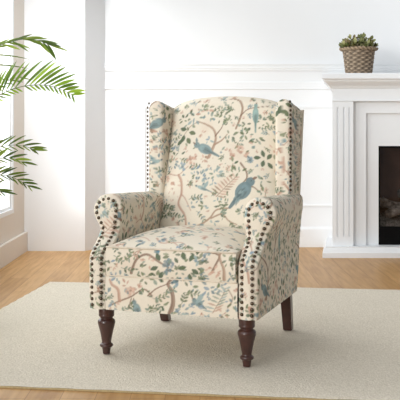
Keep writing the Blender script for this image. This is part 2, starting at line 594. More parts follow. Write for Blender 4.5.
class Cloth:
    """a drawing of the print, in units of roughly 1.75 mm"""
    def __init__(s, w, h, seed, wrap=False):
        s.w, s.h, s.wrap = w, h, wrap
        s.K = 1.6
        s.a = np.tile(CREAM, (int(h * s.K), int(w * s.K), 1))
        s.r = random.Random(seed)
    def _blend(s, x0, x1, y0, y1, fn, col, alpha):
        K = s.K
        i0, i1 = int((x0) * K) - 2, int((x1) * K) + 3
        j0, j1 = int((y0) * K) - 2, int((y1) * K) + 3
        if not s.wrap:
            i0, i1, j0, j1 = max(i0, 0), min(i1, s.a.shape[1]), max(j0, 0), min(j1, s.a.shape[0])
        if i1 <= i0 or j1 <= j0:
            return
        ii, jj = np.arange(i0, i1), np.arange(j0, j1)
        X, Y = np.meshgrid((ii + .5) / K, (jj + .5) / K)
        A = np.clip(fn(X, Y), 0, 1)[..., None] * alpha
        ii, jj = ii % s.a.shape[1], jj % s.a.shape[0]
        sub = s.a[np.ix_(jj, ii)]
        s.a[np.ix_(jj, ii)] = sub * (1 - A) + col * A
    def ell(s, x, y, rx, ry, ang, col, alpha=1.0, soft=0.8):
        c, n = math.cos(math.radians(ang)), math.sin(math.radians(ang))
        R = max(rx, ry) + 2
        def fn(X, Y):
            dx, dy = X - x, Y - y
            u, v = (dx * c + dy * n) / rx, (-dx * n + dy * c) / ry
            return (1 - np.sqrt(u * u + v * v)) * min(rx, ry) / soft + 0.5
        s._blend(x - R, x + R, y - R, y + R, fn, col, alpha)
    def leaf(s, x, y, ln, wd, ang, col, alpha=0.95):
        """pointed leaf growing from x, y"""
        c, n = math.cos(math.radians(ang)), math.sin(math.radians(ang))
        def fn(X, Y):
            dx, dy = X - x, Y - y
            u, v = (dx * c + dy * n) / ln, (-dx * n + dy * c)
            w = wd * np.sin(np.clip(u, 0, 1) * PI) ** 0.8
            return (w - np.abs(v)) / 0.8 + 0.3 - 9 * ((u < 0) | (u > 1))
        s._blend(x - ln, x + ln, y - ln, y + ln, fn, col, alpha)
        s.line([(x, y), (x + ln * c * .9, y + ln * n * .9)], 0.5, col * 0.75, alpha * .5)
    def line(s, pts, w, col, alpha=0.9, w2=None):
        P = spline(pts, max(4, len(pts) * 6)) if len(pts) > 2 else np.array(pts, float)
        w2 = w if w2 is None else w2
        x0, y0 = P.min(0) - w - 1
        x1, y1 = P.max(0) + w + 1
        def fn(X, Y):
            best = np.full(X.shape, -9.0)
            for k in range(len(P) - 1):
                a, b = P[k], P[k + 1]
                d = b - a
                q = max((d * d).sum(), 1e-6)
                t = np.clip(((X - a[0]) * d[0] + (Y - a[1]) * d[1]) / q, 0, 1)
                D = np.hypot(X - a[0] - t * d[0], Y - a[1] - t * d[1])
                f = (k + t) / (len(P) - 1)
                best = np.maximum(best, (w + (w2 - w) * f) - D + 0.4)
            return best
        s._blend(x0, x1, y0, y1, fn, col, alpha)
    def pick(s, L):
        return s.r.choice(L)
    def branch(s, pts, w, w2=None, col=None):
        col = s.pick(BROWNS) if col is None else col
        w = w * 0.85
        w2 = (w2 or w) * 0.85
        s.line(pts, w, col, 0.8, w2)
        s.line([(x - w * .4, y + w * .3) for x, y in pts], w * .35, col * .68, 0.5, (w2 or w) * .3)
    def leaves(s, x, y, n=6, R=16, cols=GREENS, size=1.0):
        r = s.r
        for k in range(n):
            a = r.uniform(0, 360)
            d = r.uniform(0, R)
            ln = r.uniform(9, 16) * size
            s.leaf(x + d * math.cos(a), y + d * math.sin(a), ln, ln * r.uniform(.2, .28), math.degrees(a) + r.uniform(-50, 50), s.pick(cols), r.uniform(.7, .95))
    def sprig(s, x, y, ang, n=5, step=8, cols=GREENS, size=1.0):
        px, py = x, y
        for k in range(n):
            qx, qy = px + step * math.cos(math.radians(ang)), py + step * math.sin(math.radians(ang))
            s.line([(px, py), (qx, qy)], .8, GREENS[2], .8)
            for sg in (-1, 1):
                ln = s.r.uniform(7, 12) * size
                s.leaf(qx, qy, ln, ln * .24, ang + sg * s.r.uniform(40, 65), s.pick(cols), .9)
            px, py = qx, qy
            ang += s.r.uniform(-14, 14)
    def flower(s, x, y, R=9, cols=BLUES, n=9):
        for k in range(n):
            a = s.r.uniform(0, 2 * PI)
            d = s.r.uniform(0, R)
            s.ell(x + d * math.cos(a), y + d * math.sin(a), s.r.uniform(.28, .5) * R, s.r.uniform(.22, .4) * R, s.r.uniform(0, 180), s.pick(cols) * s.r.uniform(.8, 1.08), s.r.uniform(.6, .9))
        s.ell(x, y, R * .22, R * .2, 0, BROWNS[2], .6)
    def dots(s, x, y, R, n, cols):
        for k in range(n):
            s.ell(x + s.r.uniform(-R, R), y + s.r.uniform(-R, R), s.r.uniform(1.2, 2.6), s.r.uniform(1.0, 2.0), s.r.uniform(0, 180), s.pick(cols), .8)
    def bird(s, hx, hy, tx, ty, fat=9.0, col=None, crest=False):
        """head at h, tail tip at t"""
        col = BLUES[0] if col is None else col
        d = np.array((tx - hx, ty - hy))
        Ln = np.hypot(*d)
        a = math.degrees(math.atan2(d[1], d[0]))
        p = lambda f: (hx + d[0] * f, hy + d[1] * f)
        s.line([p(.45), p(1.0)], fat * .42, col * .82, .95, fat * .22)
        s.ell(*p(.36), Ln * .30, fat, a, col, .96)
        s.ell(p(.44)[0], p(.44)[1] + fat * .15, Ln * .22, fat * .55, a + 6, col * .45 + lin((120, 122, 118)) * .3, .6)
        s.ell(hx, hy, fat * .66, fat * .62, a, col * .92, .96)
        s.ell(*p(.25), Ln * .1, fat * .5, a, col * 1.25, .6)
        n = np.array((-d[0], -d[1])) / Ln
        s.leaf(hx + n[0] * fat * .4, hy + n[1] * fat * .4, fat * .8, fat * .2, a + 180 + 20, BROWNS[2], .9)
        s.ell(hx + n[0] * fat * .15, hy - fat * .15, 1.2, 1.2, 0, lin((60, 60, 60)), .9)
        if crest:
            s.leaf(hx, hy - fat * .4, fat * 1.3, fat * .28, a - 130, col * .8, .9)
        for k in range(4):
            f = .3 + .1 * k
            q = p(f)
            s.leaf(q[0], q[1], Ln * .28, 1.6, a + s.r.uniform(-4, 8), col * .6, .55)
    def finish(s, sprigs, seed):
        """small filler sprigs in the bare ground, then the softness of a printed cloth"""
        s.r = random.Random(seed)
        placed = 0
        for k in range(sprigs * 8):
            x, y = s.r.uniform(4, s.w - 4), s.r.uniform(4, s.h - 4)
            j, i = int(y * s.K), int(x * s.K)
            win_ = s.a[max(j - 14, 0):j + 14, max(i - 14, 0):i + 14]
            if np.abs(win_ - CREAM).max(axis=2).mean() > 0.07:
                continue
            q = s.r.random()
            if q < .45:
                s.sprig(x, y, s.r.uniform(0, 360), 3, 5, s.pick([GREENS, GREENS, BLUES, PINKS]), .75)
            elif q < .75:
                s.leaves(x, y, 5, 7, s.pick([PINKS, GREENS, GREENS + BLUES, BLUES]), .75)
            else:
                s.flower(x, y, 5, s.pick([PINKS, BLUES]), 6)
            placed += 1
            if placed >= sprigs:
                break
        b = s.a
        s.a = b * .4 + .15 * (np.roll(b, 1, 0) + np.roll(b, -1, 0) + np.roll(b, 1, 1) + np.roll(b, -1, 1))
    def sample(s, X, Y):
        i = np.floor(np.asarray(X) * s.K).astype(int)
        j = np.floor(np.asarray(Y) * s.K).astype(int)
        if s.wrap:
            i, j = i % s.a.shape[1], j % s.a.shape[0]
        else:
            i, j = np.clip(i, 0, s.a.shape[1] - 1), np.clip(j, 0, s.a.shape[0] - 1)
        return s.a[j, i]

def draw_back(c):
    PB = PINKS + BROWNS[:2]
    # pale washes
    for x, y, r in ((90, 200, 22), (35, 225, 20), (225, 170, 26), (190, 265, 22), (130, 100, 20), (290, 300, 20), (60, 320, 16)):
        c.ell(x, y, r, r * .7, c.r.uniform(0, 180), PINKS[1], .22, soft=14)
    # trees
    c.branch([(146, 186), (158, 152), (160, 130), (150, 108), (128, 94), (104, 84)], 5.5, 2.0)
    c.branch([(158, 152), (178, 140), (192, 122)], 4, 1.5)
    c.branch([(158, 128), (172, 108), (178, 92)], 3, 1.2)
    c.branch([(104, 84), (82, 96), (66, 118)], 1.6, 1.0)
    c.branch([(196, 16), (216, 26), (226, 48), (222, 78), (214, 106)], 4.0, 3.2)
    c.branch([(222, 70), (240, 50), (262, 42), (300, 30)], 2.0, 1.2)
    c.branch([(150, 10), (175, 22), (198, 17)], 2.0, 2.0)
    c.branch([(236, 200), (252, 220), (256, 238), (246, 254), (250, 262)], 3.2, 2.0)
    c.branch([(262, 262), (276, 262), (296, 276)], 2.4, 1.4)
    c.branch([(112, 376), (140, 364), (164, 346), (180, 326), (214, 320)], 3.6, 2.4)
    c.branch([(166, 348), (196, 336), (214, 352), (238, 362)], 3.0, 1.8)
    c.branch([(62, 232), (72, 250), (76, 282), (70, 312), (92, 344), (98, 376)], 4.4, 3.2, PINKS[2])
    c.branch([(76, 285), (90, 300), (108, 330)], 2.0, 1.2, PINKS[2])
    c.branch([(30, 225), (60, 232), (88, 210)], 2.0, 1.4, PINKS[2])
    # leaves
    for x, y, a in ((66, 118, 100), (72, 104, 200), (80, 112, 20), (62, 130, 130), (76, 128, 60)):
        c.leaf(x, y, 22, 6.2, a, GREENS[2 if a > 90 else 0], .95)
    c.leaves(92, 66, 9, 18, GREENS + BLUES[:2])
    c.leaves(60, 70, 6, 14)
    c.leaves(168, 70, 13, 22)
    c.leaves(150, 46, 8, 18)
    c.leaves(120, 54, 7, 16, GREENS + PINKS)
    c.leaves(92, 30, 5, 20, GREENS[1:] + PINKS)
    c.leaves(240, 122, 9, 16)
    c.leaves(204, 128, 7, 13)
    c.leaves(212, 204, 6, 10, size=1.25)
    c.leaves(272, 128, 5, 10)
    for x, y, a in ((296, 178, 250), (304, 182, 300), (296, 186, 100), (288, 180, 170), (306, 190, 50)):
        c.leaf(x, y, 20, 5.4, a, GREENS[2], .95)
    c.sprig(292, 64, 10, 4); c.sprig(284, 100, -20, 4); c.sprig(300, 48, 60, 3)
    c.sprig(14, 352, -60, 5, cols=GREENS); c.sprig(26, 350, -30, 5); c.sprig(40, 336, 20, 4); c.sprig(20, 312, 10, 4)
    c.sprig(196, 352, -70, 3); c.sprig(184, 305, 60, 4); c.sprig(216, 352, 60, 3)
    c.sprig(100, 300, -30, 4); c.sprig(122, 330, 30, 4, cols=GREENS + BLUES)
    c.sprig(12, 120, -80, 4); c.sprig(30, 140, -40, 4, cols=BLUES + GREENS)
    c.sprig(130, 215, 200, 4, cols=GREENS + PINKS); c.sprig(60, 185, 30, 3)
    c.leaves(300, 240, 4, 14); c.leaves(296, 330, 6, 22); c.leaves(330, 150, 6, 24); c.leaves(326, 60, 5, 20)
    for x, y, n, cl in ((178, 58, 8, GREENS), (190, 88, 6, GREENS), (138, 72, 7, GREENS + BLUES[:1]), (112, 46, 7, GREENS), (76, 84, 6, GREENS), (226, 142, 8, GREENS), (252, 142, 7, GREENS + PINKS), (196, 150, 5, GREENS),
                         (56, 262, 7, PINKS), (128, 236, 7, BLUES), (112, 220, 6, BLUES + GREENS), (232, 226, 6, GREENS), (192, 312, 6, GREENS), (158, 372, 6, GREENS + BLUES), (84, 160, 6, PINKS + GREENS), (240, 95, 8, GREENS),
                         (284, 74, 8, GREENS), (30, 330, 9, GREENS), (14, 150, 8, GREENS + BLUES), (40, 190, 7, PINKS + BLUES), (300, 270, 7, GREENS + PINKS), (250, 330, 8, GREENS), (126, 300, 6, BLUES), (190, 40, 8, GREENS)):
        c.leaves(x, y, n, 15, cl, .9)
    # fern
    c.line([(176, 292), (200, 266), (226, 238)], 1.0, BROWNS[0])
    for k in range(9):
        f = k / 8
        x, y = 178 + 46 * f, 290 - 50 * f
        c.leaf(x, y, 30 - 14 * f, 2.4, -150 + 25 * f, c.pick(PB), .8)
        c.leaf(x, y, 26 - 12 * f, 2.4, 8 - 20 * f, c.pick(PB), .8)
    # flowers
    c.flower(232, 160, 12, PINKS); c.flower(214, 182, 11, PINKS); c.flower(248, 174, 9, PINKS)
    c.flower(262, 188, 10, [BLUES[3], BLUES[2]]); c.flower(138, 186, 7, [PINKS[2], BROWNS[1]], 8); c.dots(146, 184, 12, 9, [BROWNS[0], PINKS[2]])
    c.flower(92, 190, 12, PINKS); c.flower(108, 184, 8, PINKS)
    c.flower(70, 210, 11, [BLUES[1], BLUES[3]]); c.flower(38, 152, 9, BLUES); c.flower(34, 106, 9, [BLUES[1], GREENS[3]])
    c.flower(174, 218, 8, [BLUES[1], GREENS[3]]); c.flower(186, 236, 9, [BLUES[1], GREENS[3]]); c.leaves(170, 234, 6, 13, [GREENS[3], BLUES[1]])
    c.bird(118, 264, 164, 280, 5, BLUES[1]); c.flower(142, 262, 7, BLUES); c.leaf(140, 270, 22, 5, -60, BLUES[1])
    c.flower(196, 10, 8, PINKS); c.flower(248, 16, 8, PINKS); c.flower(120, 24, 9, PINKS)
    c.flower(26, 238, 9, PINKS); c.flower(18, 62, 9, PINKS); c.flower(312, 318, 9, BLUES); c.flower(330, 210, 10, PINKS); c.flower(322, 100, 9, BLUES)
    c.flower(60, 352, 7, PINKS); c.flower(150, 318, 6, [BLUES[1]]); c.dots(50, 290, 16, 8, PINKS); c.dots(200, 220, 20, 10, PINKS + GREENS)
    # birds
    c.bird(108, 152, 174, 184, 13, BLUES[0], crest=True)
    c.bird(262, 36, 268, 112, 9, lin((150, 176, 170)))
    c.bird(266, 248, 216, 318, 19, BLUES[2])
    for k in range(16):
        f = c.r.uniform(.2, .7)
        c.leaf(266 - 50 * f + c.r.uniform(-10, 10), 248 + 70 * f + c.r.uniform(-8, 8), 15, 2.2, 125 + c.r.uniform(-20, 20), c.pick([lin((104, 120, 124)), BLUES[0], BLUES[1]]), .6)

def draw_front(c):
    for x, y in ((110, 95), (290, 105), (180, 180), (90, 170)):
        c.ell(x, y, 26, 18, 0, PINKS[1], .2, soft=12)
    c.branch([(112, 120), (118, 104), (128, 86), (150, 78), (180, 98), (200, 112)], 4.2, 2.2)
    c.branch([(128, 86), (122, 72), (138, 66)], 2.4, 1.4)
    c.branch([(296, 128), (304, 112), (312, 92), (300, 84), (286, 82)], 3.6, 2.0)
    c.branch([(322, 146), (322, 120), (312, 92), (320, 78)], 4.4, 2.6)
    c.branch([(200, 220), (208, 196), (206, 170), (196, 150), (206, 138)], 7.0, 3.6)
    c.branch([(60, 196), (84, 186), (112, 176), (140, 160), (160, 176)], 2.6, 2.0)
    c.branch([(84, 186), (80, 158), (66, 146), (60, 134)], 5.0, 3.0, PINKS[2])
    c.branch([(104, 206), (112, 180)], 2, 1.2)
    c.branch([(150, 176), (170, 160), (196, 150)], 2.4, 1.6)
    c.branch([(330, 210), (340, 190), (330, 168)], 2.0, 1.2)
    c.flower(172, 70, 9, [lin((104, 148, 166)), BLUES[0]], 12)
    c.flower(200, 102, 11, [BLUES[3] * .8, BLUES[2]], 14); c.flower(198, 118, 9, [BLUES[3] * .8, BLUES[2]], 10)
    for x, y, a in ((236, 96, 250), (246, 100, 300), (240, 112, 170), (252, 118, 40), (246, 128, 90), (262, 86, 280), (180, 94, 240), (176, 108, 160), (186, 120, 120)):
        c.leaf(x, y, 20, 5.5, a, GREENS[2], .95)
    c.leaves(206, 84, 6, 12); c.leaves(262, 106, 7, 14); c.leaves(268, 132, 6, 12); c.leaves(160, 130, 6, 18, GREENS)
    c.sprig(96, 92, -60, 3); c.sprig(90, 106, 20, 3); c.sprig(72, 76, 30, 3); c.sprig(110, 80, -20, 2, cols=PINKS)
    c.leaves(290, 74, 8, 12, BLUES); c.flower(280, 92, 7, BLUES); c.flower(322, 74, 8, BLUES); c.leaves(344, 84, 6, 14, BLUES + GREENS)
    c.sprig(270, 120, 60, 3, cols=BLUES); c.sprig(340, 120, -70, 4); c.flower(64, 122, 6, [BLUES[3]]); c.flower(100, 124, 7, BLUES)
    c.leaves(140, 134, 6, 14, GREENS); c.leaves(226, 146, 7, 14, BLUES + GREENS)
    c.bird(118, 190, 134, 236, 9, BLUES[0]); c.bird(206, 148, 226, 138, 6, BLUES[2])
    c.flower(110, 162, 12, [PINKS[1], PINKS[0]], 12); c.flower(130, 152, 7, PINKS)
    c.sprig(160, 182, 10, 4); c.sprig(168, 190, 60, 3); c.sprig(150, 196, 70, 3); c.sprig(186, 172, -30, 3); c.sprig(232, 172, 10, 4, cols=GREENS); c.sprig(226, 200, -60, 3)
    c.sprig(84, 216, -40, 4); c.leaves(56, 168, 4, 10, GREENS + BLUES)
    c.bird(256, 190, 282, 212, 8, BLUES[0]); c.leaf(262, 198, 26, 6, -60, BLUES[1]); c.leaves(262, 204, 6, 16, BLUES)
    c.line([(296, 222), (318, 184), (324, 166)], 1, BROWNS[1])
    for k in range(8):
        f = k / 7
        x, y = 297 + 26 * f, 220 - 52 * f
        c.leaf(x, y, 24 - 10 * f, 2.2, -165 + 20 * f, c.pick([BLUES[1], GREENS[3], PINKS[2]]), .75)
        c.leaf(x, y, 24 - 10 * f, 2.2, -25 + 5 * f, c.pick([BLUES[1], GREENS[3], PINKS[2]]), .75)
    for x, y, n, cl in ((130, 112, 7, GREENS), (150, 96, 6, GREENS + PINKS), (96, 76, 6, GREENS), (120, 70, 6, GREENS), (220, 118, 8, GREENS), (240, 82, 8, GREENS), (180, 132, 6, GREENS + BLUES), (62, 96, 7, GREENS + BLUES),
                         (270, 100, 8, BLUES + GREENS), (330, 100, 7, GREENS), (350, 130, 7, BLUES + GREENS), (76, 130, 6, BLUES), (300, 120, 6, PINKS), (100, 150, 7, PINKS + BLUES), (140, 172, 7, GREENS), (180, 200, 8, GREENS),
                         (226, 212, 7, GREENS + BLUES), (250, 160, 8, BLUES + GREENS), (310, 160, 7, BLUES), (340, 200, 8, BLUES + GREENS), (70, 190, 8, PINKS + BLUES), (116, 220, 7, BLUES + GREENS), (160, 214, 6, GREENS), (244, 226, 6, BLUES)):
        c.leaves(x, y, n, 13, cl, .85)
    c.flower(352, 214, 7, BLUES); c.flower(350, 170, 7, PINKS); c.leaves(290, 168, 6, 16, BLUES)
    c.flower(30, 90, 8, PINKS); c.sprig(20, 140, -70, 4); c.flower(28, 190, 8, BLUES); c.sprig(30, 230, -60, 3)
    c.flower(372, 110, 8, BLUES); c.sprig(374, 180, -80, 4); c.leaves(376, 230, 5, 14)

c_back = Cloth(343, 400, 3)
draw_back(c_back)
c_front = Cloth(400, 260, 5)
draw_front(c_front)
c_gen = Cloth(343, 400, 11, wrap=True)
draw_back(c_gen)
c_seat = Cloth(343, 343, 21, wrap=True)
for k in range(16):
    x, y = c_seat.r.uniform(0, 343), c_seat.r.uniform(0, 343)
    c_seat.branch([(x, y), (x + 20, y - 22), (x + 50, y - 20), (x + 74, y - 40)], 3.4, 1.6, c_seat.pick(PINKS + BROWNS[1:2]))
    c_seat.sprig(x + 30, y + 10, c_seat.r.uniform(0, 360), 4, cols=GREENS + BLUES)
for k in range(34):
    x, y = c_seat.r.uniform(0, 343), c_seat.r.uniform(0, 343)
    c_seat.flower(x, y, c_seat.r.uniform(8, 13), c_seat.pick([BLUES, BLUES, PINKS, [BLUES[3], BLUES[2]]]))
    if k % 2:
        c_seat.leaves(x + 12, y + 8, 5, 14, GREENS + BLUES)

c_back.finish(110, 1)
c_front.finish(70, 2)
c_gen.finish(170, 3)
c_seat.finish(60, 4)

def gen(a, b, ox, oy):
    """generic print: a, b in metres across and down the cloth"""
    return c_gen.sample(np.asarray(a) * 570 + ox, np.asarray(b) * 570 + oy)

# ------------------------------------------------------------------ armchair
TH = math.radians(-19.4)
chair = thing("armchair", "wingback armchair in cream bird and flower linen with nailhead trim", "chair", (-0.122, 3.51, 0.0142), TH)
STEP = 0.0034

def smoothgrid(P, it=1):
    return P

# --- backrest
def back_front(u, z):
    a = np.abs(u) / 0.28
    return 0.545 + 0.30 * (z - 0.48) + 0.036 * a ** 7 - 0.026 * (1 - a ** 2) * np.sin(np.clip((z - 0.44) / 0.7, 0, 1) * PI)
def back_top(u):
    a = np.abs(u) / 0.28
    return 1.118 - 0.030 * a ** 2 - 0.016 * a ** 6
us = np.linspace(-0.283, 0.283, 168)
nz, na, nr = 190, 26, 60
U = np.tile(us, (nz + na + nr, 1))
Pz, Pv = np.zeros_like(U), np.zeros_like(U)
zt = back_top(us)
r = 0.052
for i in range(nz):
    z = 0.40 + (zt - r - 0.40) * i / nz
    Pz[i], Pv[i] = z, back_front(us, z)
vb = back_front(us, zt - r)
for i in range(na):
    th = PI * i / (na - 1)
    Pz[nz + i] = zt - r + r * np.sin(th)
    Pv[nz + i] = vb + 0.055 - 0.055 * np.cos(th) + 0.012 * np.sin(th)
for i in range(nr):
    f = (i + 1) / nr
    Pz[nz + na + i] = (zt - r) * (1 - f) + 0.25 * f
    Pv[nz + na + i] = (vb + 0.11) * (1 - f) + 0.66 * f
# arc-true sheet coordinate up the cloth
P = np.stack([U, Pv, Pz], -1)
up = np.r_[0, np.cumsum(np.linalg.norm(np.diff(P[:, 84], axis=0), axis=1))]
zc = 0.40 + up[:, None] * (1.118 + 0.02 - 0.40) / up[nz + na // 2]
cx = (U + 0.305) * 563
cy = (1.124 - np.broadcast_to(zc, U.shape)) * 588.6
C = c_back.sample(cx, np.clip(cy, 0, 399))
grid_obj("backrest", [(P, C)], M["fabric"], chair)

# --- seat cushion
def cushion_top(u, v):
    a, b = np.abs(u) / 0.283, np.clip(v / 0.60, 0, 1)
    d = (1 - a ** 3.0) * (1 - np.abs(2 * b - 1) ** 2.6) 
    return 0.463 + 0.058 * d ** 0.8
nu, nv = 166, 176
us = np.linspace(-0.283, 0.283, nu)
vs_ = np.linspace(0.0, 0.60, nv)
U, V = np.meshgrid(us, vs_)
ef = 0.010 * (1 - np.clip(V / 0.03, 0, 1)) ** 2
Zt = cushion_top(U, V) - ef * 0.3
top_P = np.stack([U, V - 0.004 * (1 - V / 0.6), Zt], -1)
top_C = c_seat.sample(U * 560 + 500, V * 560 + 300)
zf = np.linspace(0.343, 1.0, 40)
f = np.linspace(0, 1, 40)[:, None]
zedge = Zt[0][None, :]
Zf = 0.343 * (1 - f) + zedge * f
Uf = np.tile(us, (40, 1))
Vf = -0.004 - 0.012 * np.sin(f * PI) + 0 * Uf
front_P = np.stack([Uf, Vf, Zf], -1)
def front_cloth(u, z):
    fx = 522 * (u + 0.383)
    fy = (135 + (0.93 - z) * 245 - 220) * 2.353 + 0.108 * (fx - 200)
    return c_front.sample(fx, fy)
front_C = front_cloth(Uf, Zf)
sides = []
for k in (0, -1):
    e = top_P[:, k]
    g = np.linspace(0, 1, 30)[:, None, None]
    bt = e.copy(); bt[:, 2] = 0.343
    SP = bt[None] * (1 - g) + e[None] * g
    sides.append((SP, gen(SP[..., 1], SP[..., 2], 40, 100)))
g = np.linspace(0, 1, 20)[:, None, None]
e = top_P[-1]; bt = e.copy(); bt[:, 2] = 0.343
SP = bt[None] * (1 - g) + e[None] * g
sides.append((SP, gen(SP[..., 0], SP[..., 2], 40, 100)))
cushion = grid_obj("seat_cushion", [(top_P, top_C), (front_P, front_C)] + sides, M["fabric"], chair, angle=60)
bm = bmesh.new()
add_tube(bm, [(u, -0.006, z + 0.001) for u, z in zip(us[::4], Zt[0][::4])], 0.0042, 8)
o = obj("piping", bm, M["piping"], cushion, smooth=True)

# --- seat base
us = np.linspace(-0.288, 0.288, 170)
f = np.linspace(0, 1, 44)[:, None]
Uf = np.tile(us, (44, 1))
Zf = 0.198 + (0.341 - 0.198) * f + 0 * Uf
Vf = -0.001 - 0.006 * np.sin(f * PI) + 0 * Uf
base_P = [(np.stack([Uf, Vf, Zf], -1), front_cloth(Uf, Zf))]
w = np.linspace(0, 1, 24)[:, None]
for z in (0.198, 0.341):
    Q = np.stack([np.tile(us, (24, 1)), -0.001 + 0.68 * w + 0 * Uf[:24], np.full((24, 170), z)], -1)
    base_P.append((Q, gen(Q[..., 0], Q[..., 1], 0, 0)))
base = grid_obj("seat_base", base_P, M["fabric"], chair, angle=50)
bm = bmesh.new()
add_tube(bm, [(u, -0.003, 0.342) for u in np.linspace(-0.286, 0.286, 30)], 0.0030, 8)
obj("piping", bm, M["piping"], base, smooth=True)

# --- arms
def arm_loop(s):
    """closed section from the inner foot over the roll to the outer foot; s = 0 front .. 1 rear"""
    b = 1 - s
    o = 0.034 * b * 1.0
    zt = 0.672 - 0.024 * s
    pts = [(0.286, 0.198), (0.286, 0.30), (0.286, 0.40), (0.285, 0.48), (0.281, 0.54), (0.276 + 0.003 * s, zt - 0.065), (0.283, zt - 0.028), (0.309, zt - 0.005), (0.343, zt),
           (0.372 + 0.3 * o, zt - 0.012), (0.378 + o * .8, zt - 0.042), (0.378 + o, zt - 0.075), (0.374 + .72 * o, zt - 0.110), (0.372 + 0.15 * o, zt - 0.15), (0.371, 0.46), (0.370, 0.38), (0.370, 0.28), (0.368, 0.198)]
    return spline(pts, 301)
def arm_vf(z):
    return 0.122 * sstep(0.405, 0.53, z) + 0.010 * sstep(0.55, 0.68, z)
def arm_vr(z):
    return 0.69 + (z - 0.2) * 0.2
def loop_normals(Lp):
    t = np.gradient(Lp, axis=0)
    t /= np.linalg.norm(t, axis=1)[:, None]
    return np.stack([-t[:, 1], t[:, 0]], 1)   # outward for this winding (inner -> top -> outer)
NL = 301
RND = 0.016
def arm_cap_v(z, w):
    return arm_vf(z) - 0.010 * (1 - np.abs(2 * w - 1) ** 3)
for side in (-1, 1):
    rows, cols = [], []
    dists = np.r_[RND * (1 - np.cos(np.linspace(0, PI / 2, 8))), np.linspace(RND, 0.70, 170)[1:]]
    L0 = arm_loop(0)
    arc = np.r_[0, np.cumsum(np.linalg.norm(np.diff(L0, axis=0), axis=1))]
    for d in dists:
        s = min(d / 0.70, 1.0)
        Lp = arm_loop(s)
        if d < RND:
            ins = RND * (1 - math.sqrt(max(0, 1 - (1 - d / RND) ** 2)))
            Lp = Lp - loop_normals(Lp) * ins
        z = Lp[:, 1]
        vf, vr = arm_vf(z), arm_vr(z)
        v = vf + d * (vr - vf) / 0.70
        rows.append(np.stack([side * Lp[:, 0], v, z], 1))
        cols.append(gen(v * 1.0 + 0.02, np.r_[arc], 60 if side > 0 else 190, 30))
    P = np.array(rows)
    C = np.array(cols)
    # front panel
    half = NL // 2
    ring0 = P[0]
    inn, out = ring0[:half + 1], ring0[::-1][:half + 1]
    wv = np.linspace(0, 1, 30)
    cap = inn[:, None] * (1 - wv[None, :, None]) + out[:, None] * wv[None, :, None]
    cap[..., 1] = 0.5 * (inn[:, None, 1] + out[:, None, 1]) - 0.010 * (1 - np.abs(2 * wv[None] - 1) ** 3)
    cap[:, 0, 1], cap[:, -1, 1] = inn[:, 1], out[:, 1]
    capC = gen(cap[..., 0] + 0.4, -cap[..., 2] + 0.9, 20 if side > 0 else 150, 60)
    arm = grid_obj("arm", [(P, C), (cap, capC)], M["fabric"], chair)
    # nailheads round the front panel
    Lp = arm_loop(0)
    Lp = Lp - loop_normals(Lp) * 0.021
    keep = Lp[:, 1] > 0.212
    Lp = Lp[keep]
    Vv = arm_vf(Lp[:, 1]) - 0.008
    path = np.stack([side * Lp[:, 0], Vv, Lp[:, 1]], 1)
    # extend along true length
    dd = np.r_[0, np.cumsum(np.linalg.norm(np.diff(path, axis=0), axis=1))]
    nn = int(dd[-1] / 0.0235)
    for q in np.linspace(0.004, dd[-1] - 0.004, nn):
        p = [np.interp(q, dd, path[:, k]) for k in range(3)]
        slope = 0.122 * (sstep(0.405, 0.53, p[2] + .005) - sstep(0.405, 0.53, p[2] - .005)) / 0.01
        nrm = Vector((0, -1, float(slope))).normalized()
        bm = bmesh.new()
        bmesh.ops.create_uvsphere(bm, u_segments=12, v_segments=8, radius=0.0076)
        bmesh.ops.scale(bm, verts=bm.verts[:], vec=(1, 1, 0.62))
        rot = nrm.to_track_quat('Z', 'Y').to_matrix().to_4x4()
        bmesh.ops.transform(bm, verts=bm.verts[:], matrix=Matrix.Translation(p) @ rot)
        obj("nailhead", bm, M["nail"], arm, smooth=True)

